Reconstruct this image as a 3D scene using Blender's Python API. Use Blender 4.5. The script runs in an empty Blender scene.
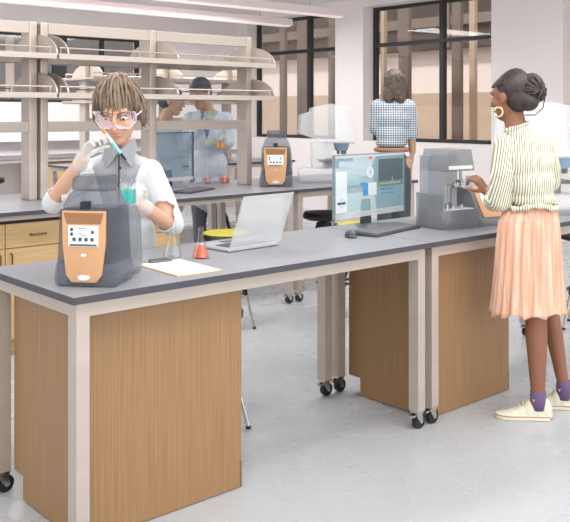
import bpy, bmesh, math, random
from mathutils import Vector, Matrix, noise
random.seed(7)
sc = bpy.context.scene
COL = sc.collection
V = Vector
# ---------------------------------------------------------------- camera, world, lights, exposure
FPX, CX, HY, EYE = 869.0, 285.0, 112.0, 1.554
YAW = math.atan((1274-CX)/FPX)                     # angle between view axis and the benches' long axis (+X)
S_, C_ = math.sin(YAW), math.cos(YAW)
CAM = (-1.42466, -2.72431)
cam = bpy.data.cameras.new('camera'); cam_o = bpy.data.objects.new('camera', cam); COL.objects.link(cam_o)
cam.sensor_width = 36; cam.sensor_fit = 'HORIZONTAL'; cam.lens = FPX/570*36
cam.shift_y = -(261-HY)/570.0; cam.clip_end = 200
cam_o.location = (CAM[0], CAM[1], EYE)
VROT = math.atan2(-C_, S_)                         # local x = to the right of the view, local y = away
cam_o.rotation_euler = (math.pi/2, 0, VROT)
sc.camera = cam_o
sc.view_settings.view_transform = 'Standard'; sc.view_settings.look = 'None'
sc.view_settings.gamma = 1; sc.view_settings.use_curve_mapping = False
sc.view_settings.exposure = 0.1

world = bpy.data.worlds.new('world'); sc.world = world; world.use_nodes = True
bg = world.node_tree.nodes['Background']; bg.inputs[0].default_value = (1, 0.985, 0.975, 1); bg.inputs[1].default_value = 1.5

def area(name, loc, size, power, rot=(0,0,0), col=(1,1,1)):
    l = bpy.data.lights.new(name, 'AREA'); l.shape = 'RECTANGLE'; l.size, l.size_y = size; l.energy = power; l.color = col
    o = bpy.data.objects.new(name, l); COL.objects.link(o); o.location = loc; o.rotation_euler = rot; return o
area('ceiling_light_front', (1.5, -1.2, 3.1), (6, 1.6), 120)
area('ceiling_light_middle', (2.5, 1.7, 3.1), (7, .5), 110)
area('ceiling_light_back', (2.8, 6.6, 2.95), (7.5, 1.0), 250)
area('daylight_from_behind', (1.0, -7.5, 2.4), (7, 3), 150, (math.radians(80), 0, 0), (1, .98, .96))

outdoor_fill_sun = bpy.data.lights.new('outdoor_fill_sun', 'SUN'); outdoor_fill_sun.energy = 2.2; outdoor_fill_sun.angle = .1; so = bpy.data.objects.new('outdoor_fill_sun', outdoor_fill_sun); COL.objects.link(so); so.rotation_euler = (0, math.radians(-42), math.radians(8))  # added lamp, brightens the wall and columns outside the windows

# ---------------------------------------------------------------- materials
def lin(h):
    if isinstance(h, str):
        h = h.lstrip('#'); c = [int(h[i:i+2], 16)/255 for i in (0, 2, 4)]
        return tuple((x/12.92 if x <= .04045 else ((x+.055)/1.055)**2.4) for x in c)+(1,)
    return tuple(h)+(1,)
def mat(name, col, rough=.5, metal=0, alpha=1, spec=.5, emit=None, trans=0):
    m = bpy.data.materials.new(name); m.use_nodes = True
    b = m.node_tree.nodes['Principled BSDF']
    b.inputs['Base Color'].default_value = lin(col); b.inputs['Roughness'].default_value = rough
    b.inputs['Metallic'].default_value = metal; b.inputs['Alpha'].default_value = alpha
    b.inputs['Specular IOR Level'].default_value = spec
    if emit:
        b.inputs['Emission Color'].default_value = lin(col); b.inputs['Emission Strength'].default_value = emit
    return m
def nodes(m): return m.node_tree.nodes, m.node_tree.links, m.node_tree.nodes['Principled BSDF']
def coords(m, scale=(1,1,1), rot=(0,0,0)):
    n, l, b = nodes(m); t = n.new('ShaderNodeTexCoord'); mp = n.new('ShaderNodeMapping')
    mp.inputs['Scale'].default_value = scale; mp.inputs['Rotation'].default_value = rot
    l.new(t.outputs['Object'], mp.inputs['Vector']); return mp.outputs['Vector']
def ramp(m, fac, stops, out=None):
    n, l, b = nodes(m); r = n.new('ShaderNodeValToRGB'); e = r.color_ramp.elements
    e[0].position, e[0].color = stops[0][0], lin(stops[0][1]); e[1].position, e[1].color = stops[-1][0], lin(stops[-1][1])
    for p, c in stops[1:-1]:
        k = e.new(p); k.color = lin(c)
    l.new(fac, r.inputs[0]); l.new(r.outputs[0], out or b.inputs['Base Color']); return r
def noisy(m, vec, scale, stops, detail=4):
    n, l, b = nodes(m); t = n.new('ShaderNodeTexNoise'); t.inputs['Scale'].default_value = scale; t.inputs['Detail'].default_value = detail
    l.new(vec, t.inputs['Vector']); ramp(m, t.outputs[0], stops); return t
def bump(m, height, strength=.2, dist=.01):
    n, l, b = nodes(m); k = n.new('ShaderNodeBump'); k.inputs['Strength'].default_value = strength; k.inputs['Distance'].default_value = dist
    l.new(height, k.inputs['Height']); l.new(k.outputs[0], b.inputs['Normal'])
def thin_glass(name, tint, gloss=.12, mixcol=None):
    m = bpy.data.materials.new(name); m.use_nodes = True; n, l = m.node_tree.nodes, m.node_tree.links
    n.clear(); o = n.new('ShaderNodeOutputMaterial'); mx = n.new('ShaderNodeMixShader'); t = n.new('ShaderNodeBsdfTransparent')
    g = n.new('ShaderNodeBsdfGlossy'); g.inputs['Roughness'].default_value = .03; lw = n.new('ShaderNodeLayerWeight'); lw.inputs[0].default_value = .3
    ma = n.new('ShaderNodeMath'); ma.operation = 'MULTIPLY_ADD'; ma.inputs[1].default_value = .28; ma.inputs[2].default_value = gloss
    t.inputs[0].default_value = lin(tint); l.new(lw.outputs['Fresnel'], ma.inputs[0]); l.new(ma.outputs[0], mx.inputs[0])
    l.new(t.outputs[0], mx.inputs[1]); l.new(g.outputs[0], mx.inputs[2]); l.new(mx.outputs[0], o.inputs[0]); return m

M = {}
M['wall'] = mat('wall_paint', '#ece5e4', .8); noisy(M['wall'], coords(M['wall']), 1.5, [(0, '#e9e2e1'), (1, '#efe9e8')])
M['ceiling'] = mat('ceiling_paint', '#efecec', .9)
M['white'] = mat('white_paint', '#f1eeee', .6)
M['floor'] = mat('polished_concrete', '#b9bcc0', .25, spec=.4)
vf = coords(M['floor']); noisy(M['floor'], vf, 1.3, [(.25, '#adb0b4'), (.5, '#b4b7ba'), (.75, '#babdc0')], 8)
nf, lf, bf = nodes(M['floor']); tn = nf.new('ShaderNodeTexNoise'); tn.inputs['Scale'].default_value = 3; tn.inputs['Detail'].default_value = 6
lf.new(vf, tn.inputs['Vector']); mr = nf.new('ShaderNodeMapRange'); mr.inputs['To Min'].default_value = .16; mr.inputs['To Max'].default_value = .38
lf.new(tn.outputs[0], mr.inputs[0]); lf.new(mr.outputs[0], bf.inputs['Roughness'])
def wood(name, a, b_, c, axis='Z'):
    m = mat(name, b_, .45); sc3 = {'Z': (95, 95, 1.6), 'X': (1.6, 60, 60)}[axis]
    noisy(m, coords(m, sc3), 1.5, [(.3, a), (.5, b_), (.72, c)], 5); return m
M['wood'] = wood('oak_veneer', '#8a6a48', '#96744f', '#a07d57')
M['wood_light'] = wood('light_maple', '#bb9a6b', '#c6a576', '#d0b081', 'X')
M['wood_edge'] = mat('dark_edge_band', '#7c5a3a', .6)
M['top'] = mat('grey_epoxy', '#8b8b90', .35); noisy(M['top'], coords(M['top']), 60, [(.3, '#87878c'), (.7, '#909095')], 2)
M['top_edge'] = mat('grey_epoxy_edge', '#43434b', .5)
M['frame'] = mat('beige_powder_coat', '#b9aea5', .33, .3); noisy(M['frame'], coords(M['frame'], (1,1,6)), 2, [(0, '#b2a69c'), (1, '#c2b7ae')], 2)
M['chrome'] = mat('chrome', '#cfcac6', .18, 1)
M['black'] = mat('black_rubber', '#17181a', .45)
M['black_metal'] = mat('black_metal', '#222427', .35, .3)
M['dark_frame'] = mat('dark_window_frame', '#25282a', .45)
M['handle'] = mat('dark_handle', '#5a5149', .35, .6)
M['yellow'] = mat('yellow_seat', '#c2b548', .6)
M['window_glass'] = thin_glass('window_glass', '#f6f2ef', .02)
M['taupe'] = mat('taupe_column', '#7d726b', .7)
M['tan'] = mat('tan_stone', '#bfae9c', .8)
M['pale_out'] = mat('pale_outdoor_wall', '#ece4e2', .8)
M['brown_out'] = mat('dark_soffit', '#4a423d', .8)
M['lamp'] = mat('lamp_housing', '#f3e6e6', .5)
M['lamp_on'] = mat('lamp_diffuser', '#fff4f2', .5, emit=.25)
M['grey_i'] = mat('dark_grey_plastic', '#565b64', .32, alpha=.5)
M['grey_i2'] = mat('mid_grey_plastic', '#727983', .32, alpha=.5)
M['copper'] = mat('copper_panel', '#d8a77c', .4, .05, alpha=.88)
M['copper_dark'] = mat('copper_panel_rim', '#b07f55', .35, .2, alpha=.5)
M['ui'] = mat('touchscreen', '#e9ebea', .3, emit=.25)
M['ui_dark'] = mat('touchscreen_icons', '#3d5560', .3)
M['badge'] = mat('silver_badge', '#e6e9ec', .25, .5)
M['grey_d'] = mat('pewter_plastic', '#83868c', .35, alpha=.55)
M['grey_d2'] = mat('light_pewter_plastic', '#9ea1a6', .3, alpha=.55)
M['steel'] = mat('steel_parts', '#b9bcc0', .22, .9)
M['cyl'] = mat('grey_cylinder', '#9b9fa3', .25, .4, alpha=.9)
M['white_i'] = mat('white_plastic', '#eef0f2', .35, alpha=.32)
M['white_i2'] = mat('white_plastic_seam', '#c4c9cf', .4, alpha=.5)
M['blue_lens'] = mat('light_blue_collar', '#9fbedb', .3, alpha=.95)
M['dark_i'] = mat('graphite_metal', '#77797d', .35, .5, alpha=.9)
M['laptop'] = mat('silver_aluminium', '#e6e9ea', .3, .15, alpha=.32)
M['laptop2'] = mat('silver_aluminium_base', '#c9cdd1', .3, .4, alpha=.9)
M['keys'] = mat('dark_keys', '#4b4c4e', .5)
M['kb'] = mat('charcoal_keyboard', '#3f4043', .5)
M['screen'] = mat('pale_teal_screen', '#a8cdd6', .25, alpha=.36)
M['screen_w'] = mat('screen_white', '#e8eef0', .3, alpha=.6)
M['screen_b'] = mat('screen_blue', '#4b93d2', .3, alpha=.9)
M['screen_g'] = mat('screen_green', '#6d8f72', .3, alpha=.6)
M['screen_k'] = mat('screen_charcoal', '#4c585b', .3, alpha=.4)
M['screen_r'] = mat('screen_red', '#d9555a', .3, alpha=.9)
M['screen_d'] = mat('blue_grey_screen', '#7f9fb2', .25, alpha=.32)
M['bezel'] = mat('monitor_bezel', '#8ba0a8', .3, .3, alpha=.6)
M['bezel_dark'] = mat('monitor_dark_bezel', '#4a5257', .3, .2)
M['bezel_w'] = mat('monitor_chin', '#e4e7e8', .3, .2, alpha=.55)
M['paper'] = mat('white_paper', '#fbfbf8', .7)
M['board'] = mat('tan_board', '#c9ac7c', .6)
M['clip'] = mat('grey_clip', '#6e7174', .35, .6)
M['glass'] = thin_glass('lab_glass', '#feffff', .015)
M['orange'] = mat('orange_liquid', '#d9603a', .2)
M['amber'] = mat('amber_liquid', '#f0a02a', .2)
M['pink'] = mat('pink_liquid', '#d08a8c', .2, alpha=.9)
M['teal'] = mat('teal_liquid', '#2bb3a8', .2)
M['skin_m'] = mat('fair_skin', '#dfb095', .55, alpha=.88)
M['skin_w'] = mat('brown_skin', '#8c5d45', .45)
M['skin_a'] = mat('light_brown_skin', '#c09a80', .55, alpha=.85)
M['under'] = mat('white_undershirt', '#e8ebee', .8, alpha=.5)
M['lip_m'] = mat('lips_pink', '#c07a70', .5)
M['lip_w'] = mat('lips_brown', '#7d4638', .4)
M['eye'] = mat('eye_white', '#e9e4df', .3); M['iris'] = mat('iris_dark', '#33261f', .2)
def hairm(name, a, b_, alpha=1):
    m = mat(name, b_, .5, alpha=alpha); noisy(m, coords(m, (1,1,1)), 60, [(.35, a), (.65, b_)], 3); return m
M['hair_m'] = hairm('light_brown_hair', '#705b4a', '#97816c', .95)
M['hair_m2'] = mat('blond_highlight_hair', '#927e6b', .45)
M['hair_w'] = hairm('dark_braided_hair', '#2b2122', '#403231')
M['hair_p'] = hairm('dark_brown_long_hair', '#3f342e', '#6d5d53')
M['hair_k'] = hairm('black_short_hair', '#30343a', '#4f545a', .95)
M['coat'] = mat('white_lab_coat', '#eef1f4', .8, alpha=.66)
M['coat_b'] = mat('pale_blue_lab_coat', '#dfe8f3', .8, alpha=.66)
M['shirt_blue'] = mat('blue_shirt', '#7fa5cf', .8)
M['glove'] = mat('translucent_white_glove', '#efebe8', .45, alpha=.5)
M['glove_y'] = mat('pale_green_glove', '#e3e7d6', .5, alpha=.6)
M['goggles'] = mat('clear_safety_goggles', '#ecd9dd', .1, alpha=.38)
M['goggles_rim'] = mat('goggle_rim', '#e6e6ee', .2, alpha=.8)
M['pants'] = mat('charcoal_trousers', '#4c4f57', .8, alpha=.97)
M['pants_g'] = mat('grey_trousers', '#6a6d74', .8)
M['belt'] = mat('brown_belt', '#9b6f55', .6)
M['gold'] = mat('gold_hoop', '#e6cf9c', .25, .8)
M['canvas'] = mat('cream_canvas', '#d8d3c0', .85); M['sole'] = mat('cream_rubber_sole', '#e6e1cf', .6)
M['foxing'] = mat('tan_sole_stripe', '#b9926f', .6)
M['sock'] = mat('mauve_sock', '#67567a', .9)
M['lace'] = mat('cream_lace', '#d9d0b0', .8)
M['shoe_k'] = mat('dark_shoe', '#2e2c2c', .6)
M['pip_w'] = mat('pipette_white', '#eef3f3', .3, alpha=.9); M['pip_o'] = mat('pipette_orange', '#e6902f', .4); M['pip_t'] = mat('pipette_teal', '#8fd6d3', .3)
def stripes(name, a, b_, scale, dist=1.2, rough=.85, rot=(0,0,0), alpha=1, direction='X', th=(.35, .55)):
    m = mat(name, a, rough, alpha=alpha); n, l, b = nodes(m); w = n.new('ShaderNodeTexWave'); w.bands_direction = direction
    w.inputs['Scale'].default_value = scale; w.inputs['Distortion'].default_value = dist; w.inputs['Detail Scale'].default_value = 1; w.inputs['Detail'].default_value = 0
    l.new(coords(m, rot=rot), w.inputs['Vector']); ramp(m, w.outputs['Fac'], [(th[0], b_), (th[1], a)]); return m
M['blouse'] = stripes('cream_olive_striped_cotton', '#eeecdc', '#98916f', 27, .5, th=(.3, .6))
M['shirt_m'] = stripes('grey_fine_check_shirt', '#a9acb1', '#8d9095', 45, 0)
def plaid():
    m = mat('blue_white_gingham', '#d8dde0', .85, alpha=.97); n, l, b = nodes(m); v = coords(m)
    facs = []
    for d in ('X', 'Z'):
        w = n.new('ShaderNodeTexWave'); w.bands_direction = d; w.inputs['Scale'].default_value = 17; w.inputs['Distortion'].default_value = .4
        l.new(v, w.inputs['Vector']); facs.append(w.outputs['Fac'])
    a = n.new('ShaderNodeMath'); a.operation = 'ADD'; l.new(facs[0], a.inputs[0]); l.new(facs[1], a.inputs[1])
    h = n.new('ShaderNodeMath'); h.operation = 'MULTIPLY'; h.inputs[1].default_value = .5; l.new(a.outputs[0], h.inputs[0])
    ramp(m, h.outputs[0], [(.3, '#5d6c7b'), (.5, '#98a5b1'), (.75, '#d5dcdf')]); return m
M['plaid'] = plaid()
M['skirt'] = mat('peach_pleated_chiffon', '#efc0a0', .7, alpha=.95)
noisy(M['skirt'], coords(M['skirt'], (40, 40, 1.2)), 1.2, [(.3, '#d69f82'), (.5, '#e2b297'), (.7, '#eccab6')], 3)

# ---------------------------------------------------------------- mesh helpers
def link(o): COL.objects.link(o); return o
def tag(o, label=None, cat=None, group=None, kind=None):
    for k, v in (('label', label), ('category', cat), ('group', group), ('kind', kind)):
        if v: o[k] = v
    return o
def empty(name, loc, label, cat, rz=0, group=None):
    o = link(bpy.data.objects.new(name, None)); o.location = loc; o.rotation_euler = (0, 0, rz); o.empty_display_size = .1
    return tag(o, label, cat, group)
class MB:
    def __init__(s): s.bm = bmesh.new()
    def box(s, x0, x1, y0, y1, z0, z1, bev=0, m=None):
        t = bmesh.new(); bmesh.ops.create_cube(t, size=1)
        for v in t.verts: v.co = V(((x0+x1)/2+v.co.x*(x1-x0), (y0+y1)/2+v.co.y*(y1-y0), (z0+z1)/2+v.co.z*(z1-z0)))
        if bev: bmesh.ops.bevel(t, geom=t.edges[:], offset=bev, segments=2, profile=.7, affect='EDGES', clamp_overlap=True)
        return s.add(t, m)
    def add(s, t, m=None):
        if m is not None: bmesh.ops.transform(t, matrix=m, verts=t.verts)
        me = bpy.data.meshes.new('tmp'); t.to_mesh(me); t.free(); s.bm.from_mesh(me); bpy.data.meshes.remove(me); return s
    def prism(s, pts, axis, a, b, bev=0, m=None):
        """extrude polygon pts (2D) along axis from a to b"""
        t = bmesh.new(); f = {'x': lambda p, q: V((q, p[0], p[1])), 'y': lambda p, q: V((p[0], q, p[1])), 'z': lambda p, q: V((p[0], p[1], q))}[axis]
        va = [t.verts.new(f(p, a)) for p in pts]; vb = [t.verts.new(f(p, b)) for p in pts]; n = len(pts)
        t.faces.new(va); t.faces.new(vb[::-1])
        for i in range(n): t.faces.new((va[i], va[(i+1) % n], vb[(i+1) % n], vb[i]))
        bmesh.ops.recalc_face_normals(t, faces=t.faces)
        if bev: bmesh.ops.bevel(t, geom=t.edges[:], offset=bev, segments=2, profile=.7, affect='EDGES', clamp_overlap=True)
        return s.add(t, m)
    def tube(s, pts, rs, seg=10, cap=True):
        pts = [V(p) for p in pts]; rs = rs if isinstance(rs, (list, tuple)) else [rs]*len(pts); bm = s.bm; rings = []
        up = V((0, 0, 1)) if abs((pts[-1]-pts[0]).normalized().z) < .9 else V((1, 0, 0))
        for i, p in enumerate(pts):
            d = (pts[min(i+1, len(pts)-1)]-pts[max(i-1, 0)]).normalized(); a = d.cross(up).normalized(); b = a.cross(d)
            rings.append([bm.verts.new(p+(a*math.cos(2*math.pi*k/seg)+b*math.sin(2*math.pi*k/seg))*rs[i]) for k in range(seg)])
        for r0, r1 in zip(rings, rings[1:]):
            for k in range(seg): bm.faces.new((r0[k], r0[(k+1) % seg], r1[(k+1) % seg], r1[k]))
        if cap: bm.faces.new(rings[0][::-1]); bm.faces.new(rings[-1])
        return s
    def lathe(s, prof, c=(0,0,0), seg=24, m=None, sx=1, sy=1):
        t = bmesh.new(); rings = []
        for r, z in prof:
            rings.append([t.verts.new((c[0]+sx*r*math.cos(2*math.pi*k/seg), c[1]+sy*r*math.sin(2*math.pi*k/seg), c[2]+z)) for k in range(seg)] if r > 1e-6 else [t.verts.new((c[0], c[1], c[2]+z))])
        for a, b in zip(rings, rings[1:]):
            for k in range(seg):
                q = [a[k % len(a)], a[(k+1) % len(a)], b[(k+1) % len(b)], b[k % len(b)]]
                q = list(dict.fromkeys(q))
                if len(q) > 2: t.faces.new(q)
        for r_ in (rings[0], rings[-1]):
            if len(r_) > 2 and prof[0] != prof[-1]: t.faces.new(r_)
        bmesh.ops.recalc_face_normals(t, faces=t.faces)
        return s.add(t, m)
    def ell(s, c, r, rot=None, seg=16):
        t = bmesh.new(); bmesh.ops.create_uvsphere(t, u_segments=seg, v_segments=max(8, seg//2), radius=1)
        mm = Matrix.Translation(V(c)) @ (rot.to_4x4() if rot else Matrix()) @ Matrix.Diagonal((r[0], r[1], r[2], 1))
        return s.add(t, mm)
    def cap(s, p0, r0, p1, r1, seg=12):
        """tapered capsule"""
        p0, p1 = V(p0), V(p1); d = p1-p0; n = d.normalized(); pts, rs = [], []
        for k in (1, .7, .38): a = math.acos(min(1, k)) if k < 1 else 0.15; pts.append(p0-n*r0*math.cos(a)); rs.append(r0*math.sin(a))
        for k in range(5): pts.append(p0+d*k/4); rs.append(r0+(r1-r0)*k/4)
        for k in (.38, .7, 1): a = math.acos(min(1, k)) if k < 1 else 0.15; pts.append(p1+n*r1*math.cos(a)); rs.append(r1*math.sin(a))
        return s.tube(pts, rs, seg)
    def chain(s, *pr):
        for (p0, r0), (p1, r1) in zip(pr, pr[1:]): s.cap(p0, r0, p1, r1)
        return s
    def build(s, name, material, parent=None, smooth=False, edge=None):
        bm = s.bm; bmesh.ops.recalc_face_normals(bm, faces=bm.faces)
        me = bpy.data.meshes.new(name); bm.to_mesh(me); bm.free()
        for q in (material if isinstance(material, list) else [material]): me.materials.append(q)
        if smooth:
            for p in me.polygons: p.use_smooth = True
            if smooth != 'all':
                try: me.set_sharp_from_angle(angle=math.radians(35))
                except Exception: pass
        o = bpy.data.objects.new(name, me); link(o)
        if parent: o.parent = parent
        return o
    def blob(s, name, material, parent, voxel=.008, smooth=4, cut=None, thick=0, fine=None, assign=None):
        """fuse every volume into one continuous skin"""
        me = bpy.data.meshes.new('raw'); bmesh.ops.recalc_face_normals(s.bm, faces=s.bm.faces); s.bm.to_mesh(me); s.bm.free()
        o = bpy.data.objects.new('raw', me); link(o)
        r = o.modifiers.new('r', 'REMESH'); r.mode = 'VOXEL'; r.voxel_size = voxel
        if smooth: k = o.modifiers.new('s', 'SMOOTH'); k.iterations = smooth; k.factor = .6
        dg = bpy.context.evaluated_depsgraph_get(); dg.update()
        out = bpy.data.meshes.new_from_object(o.evaluated_get(dg)); bpy.data.objects.remove(o); bpy.data.meshes.remove(me)
        bm = bmesh.new(); bm.from_mesh(out)
        if cut:
            f = [f for f in bm.faces if cut(f.calc_center_median())]; bmesh.ops.delete(bm, geom=f, context='FACES')
        bm.to_mesh(out); bm.free(); out.name = name; out.materials.clear()
        for q in (material if isinstance(material, list) else [material]): out.materials.append(q)
        for p in out.polygons:
            p.use_smooth = True
            p.material_index = assign(p.center) if assign else 0
        o = bpy.data.objects.new(name, out); link(o); o.parent = parent
        if thick: t = o.modifiers.new('t', 'SOLIDIFY'); t.thickness = thick; t.offset = 0
        return o
def copy_tree(o, parent=None, over=None):
    c = o.copy(); link(c); c.parent = parent
    for ch in list(o.children): copy_tree(ch, c)
    return c
def box(name, material, parent, x0, x1, y0, y1, z0, z1, bev=0): return MB().box(x0, x1, y0, y1, z0, z1, bev).build(name, material, parent)
def struct(o): return tag(o, kind='structure')

# ---------------------------------------------------------------- the room
struct(box('floor', M['floor'], None, -5, 8.3, -6, 9.5, -.1, 0))
struct(box('ceiling', M['ceiling'], None, -5, 8.3, -6, 9.5, 3.25, 3.35))
WZ0, WZ1 = 1.125, 3.12
def wall_y(name, x0, x1, ya, yb, holes):          # a wall lying along Y with openings
    b = MB(); ys = ya
    for (h0, h1) in holes:
        b.box(x0, x1, ys, h0, 0, 3.25); b.box(x0, x1, h0, h1, 0, WZ0); b.box(x0, x1, h0, h1, WZ1, 3.25); ys = h1
    b.box(x0, x1, ys, yb, 0, 3.25); return struct(b.build(name, M['wall']))
HOLES = [(-.3, 2.93), (3.96, 6.24), (6.83, 9.0)]
wall_y('wall_right', 8.0, 8.35, -6, 9.7, HOLES)
b = MB(); b.box(-5, 8, 9.36, 9.6, 0, 1.70); b.box(-5, 8, 9.36, 9.6, 2.74, 3.25); b.box(-5, -1, 9.36, 9.6, 1.7, 2.74); b.box(6.1, 8, 9.36, 9.6, 1.7, 2.74)
struct(b.build('wall_back', M['wall']))
for i, (y0, y1) in enumerate(HOLES):
    w = struct(empty('window_%d' % (i+1), (8.2, y0, WZ0), None, None)); X0 = .02; X1 = .09; W = y1-y0; Hh = WZ1-WZ0
    fr = MB(); fr.box(X0, X1, 0, .06, 0, Hh); fr.box(X0, X1, W-.06, W, 0, Hh); fr.box(X0, X1, .06, W-.06, 0, .05); fr.box(X0, X1, .06, W-.06, Hh-.05, Hh)
    fr.build('window_frame', M['dark_frame'], w)
    mid = {0: 1.6, 1: .98, 2: .83}[i]
    MB().box(X0-.01, X1, mid-.035, mid+.035, .05, Hh-.05).build('mullion', M['dark_frame'], w)
    MB().box(X0-.012, X1-.002, .06, W-.06, 1.40, 1.455).build('transom', M['dark_frame'], w)
    MB().box(.05, .056, .06, W-.06, .05, Hh-.05).build('pane', M['window_glass'], w)
w = struct(empty('window_4', (-1, 9.42, 1.7), None, None))
f = MB(); f.box(0, 7.1, 0, .06, 0, .07); f.box(0, 7.1, 0, .06, .98, 1.04)
for xx, ww in ((1.5, .06), (3.0, .06), (4.55, .2), (5.6, .22), (6.4, .06), (7.04, .06)): f.box(xx, xx+ww, 0, .06, .07, .98)
f.build('window_frame', M['dark_frame'], w)
MB().box(0, 7.1, .025, .031, .07, .98).build('pane', M['window_glass'], w)
for xx in (2.1, 4.9, 5.7): box('post', M['white'], w, xx, xx+.12, .09, .12, .07, .98)
# outside, seen through the glass
struct(box('ground', M['tan'], None, 8.4, 24, -12, 26, -.3, -.1))
def out_wall():
    b = MB(); b.box(13, 13.2, -12, 26, -.1, 1.95); struct(b.build('trim_1', M['tan']))
    b = MB(); b.box(13, 13.2, -12, 26, 1.95, 2.85); struct(b.build('trim_2', M['pale_out']))
    b = MB(); b.box(12.7, 13.2, -12, 26, 2.85, 6); struct(b.build('trim_3', M['brown_out']))
    b = MB(); b.box(12.6, 12.69, -12, 26, 3.3, 3.5); struct(b.build('trim_4', M['taupe']))
out_wall()
g = 'columns outside the windows'
for k, (yy, wd, mt) in enumerate([(9.24, .26, 'taupe'), (9.8, .14, 'taupe'), (8.45, .16, 'taupe'), (6.75, .22, 'taupe'), (7.22, .08, 'tan'), (5.68, .17, 'taupe'), (5.38, .1, 'tan'), (4.75, .1, 'tan'), (11.2, .3, 'taupe')]):
    c = MB().box(9.5, 9.58, yy-wd/2, yy+wd/2, -.1, 3.6, .01); c.box(9.47, 9.61, yy-wd/2-.03, yy+wd/2+.03, -.1, .15).build('outdoor_column', M[mt])
    c = bpy.data.objects[-1] if False else [o for o in COL.objects if o.name.startswith('outdoor_column')][-1]
    tag(c, '%s square column outside the windows of the right wall' % ('taupe' if mt == 'taupe' else 'thin tan'), 'column', g if mt == 'taupe' else 'thin tan columns outside the windows')
o = MB(); 
for k in range(7): o.box(12.55, 12.6, 3+k*1.3, 3.06+k*1.3, 2.85, 5.9)
tag(o.build('trim_5', M['taupe']), kind='structure')
tag(box('neighbour_wall', mat('grey_render', '#7b7e82', .9), None, -6, 9, 12.5, 12.8, -.1, 4.5), 'grey building wall seen through the window of the back wall', 'wall')

# ---------------------------------------------------------------- hanging linear lights
def strip(x0, x1, y, lab):
    t = empty('linear_pendant_light', (0, y, 0), lab, 'ceiling light')
    box('housing', M['lamp'], t, x0, x1, -.09, .09, 2.90, 3.0, .006)
    box('diffuser', M['lamp_on'], t, x0+.03, x1-.03, -.07, .07, 2.885, 2.899)
    for xx in (x0+.6, (x0+x1)/2, x1-.6): MB().tube([(xx, 0, 3.0), (xx, 0, 3.25)], .006, 6).build('hanger', M['chrome'], t)
strip(-1.0, 7.6, 7.45, 'long white linear pendant light, the one ending beside the first dark window')
strip(-1.0, 7.3, 6.0, 'long white linear pendant light reaching furthest right over the dark window')

# ---------------------------------------------------------------- benches
def caster_parts(p, x, y, ztop):
    c = MB(); c.box(x-.024, x+.024, y-.024, y+.024, ztop-.012, ztop)
    for s in (-1, 1): c.prism([(x-.024, ztop-.012), (x+.02, ztop-.012), (x+.028, .03), (x+.012, .022), (x-.01, .05)], 'y', y+s*.016-.002, y+s*.016+.002)
    c.box(x-.05, x-.02, y-.012, y+.012, ztop-.028, ztop-.018)
    k = c.build('caster', M['chrome'], p)
    w = MB(); w.tube([(x+.012, y-.012, .036), (x+.012, y+.012, .036)], .036, 20); w.build('wheel', M['black'], k, True)
    return k
def bench(x0, y0, L, Wd, T, label, group=None, legs=(0, 1), apr=.052, casters=True, slab=.026, rear=True):
    t = empty('lab_bench', (x0, y0, 0), label, 'lab bench', 0, group)
    b = MB().box(0, L, 0, Wd, T-slab, T, .0015)
    o = b.build('worktop', [M['top'], M['top_edge']], t)
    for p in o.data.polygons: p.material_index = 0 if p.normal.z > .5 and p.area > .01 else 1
    z1 = T-slab; a = .026; lw = .052; ld = .062
    f = MB(); f.box(a, L-a, a, a+.03, z1-apr, z1-.001); f.box(a, L-a, Wd-a-.03, Wd-a, z1-apr, z1-.001)
    f.box(a, a+.03, a+.03, Wd-a-.03, z1-apr, z1-.001); f.box(L-a-.03, L-a, a+.03, Wd-a-.03, z1-apr, z1-.001)
    f.build('apron_frame', M['frame'], t)
    zb = .09 if casters else 0
    for q in legs:
        lx = a-.001 if q == 0 else L-a-lw+.001
        for yy in ((a-.001, Wd-a-ld+.001) if rear else (a-.001,)):
            lg = MB().box(lx, lx+lw, yy, yy+ld, zb, z1-.001, .002).build('leg', M['frame'], t)
            if casters: caster_parts(t, lx+lw/2, yy+ld/2, .09)
    return t
T1 = .914; T2 = .925
bench(0, 0, 1.932, .765, T1, 'grey-topped bench with beige frame holding the laptop, nearest in the room')
bench(1.934, 0, 1.93, .765, T1, 'grey-topped bench that the woman in the peach skirt stands at')
def cabinet(x0, y0, w, d, T, label, notch=True):
    """mobile base cabinet whose plain back faces the camera; toe kick on the far side"""
    t = empty('base_cabinet', (x0, y0, 0), label, 'cabinet')
    for nm, a, b in (('side_panel', 0, .018), ('side_panel', w-.018, w)):
        MB().prism([(.014, .006), (d-.07, .006), (d-.07, .1), (d, .1), (d, T), (.014, T)], 'x', a, b).build(nm, M['wood'], t)
    box('back_panel', M['wood'], t, 0, w, 0, .0135, .004, T)
    box('edge_strip', M['wood_edge'], t, w-.008, w+.0005, -.0012, .006, .004, .11)
    c = MB(); c.box(.019, w-.019, .015, d-.01, T-.02, T-.001); c.box(.019, w-.019, .015, d-.071, .1, .118); c.build('carcass', M['wood'], t)
    for k, (a, b) in enumerate(((.10, .34), (.343, .58), (.583, T-.003))):
        dr = box('drawer', M['wood'], t, .003, w-.003, d+.001, d+.019, a, b); 
        h = MB().tube([(w/2-.06, d+.02, (a+b)/2), (w/2-.06, d+.045, (a+b)/2), (w/2+.06, d+.045, (a+b)/2), (w/2+.06, d+.02, (a+b)/2)], .005, 8).build('handle', M['handle'], dr)
    return t
cabinet(.08, .098, .735, .545, .834, 'oak-veneer cabinet under the front corner of the nearest bench')
cabinet(2.02, .098, .70, .545, .834, 'oak-veneer cabinet under the bench behind the caster pair, left of the woman')

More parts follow.
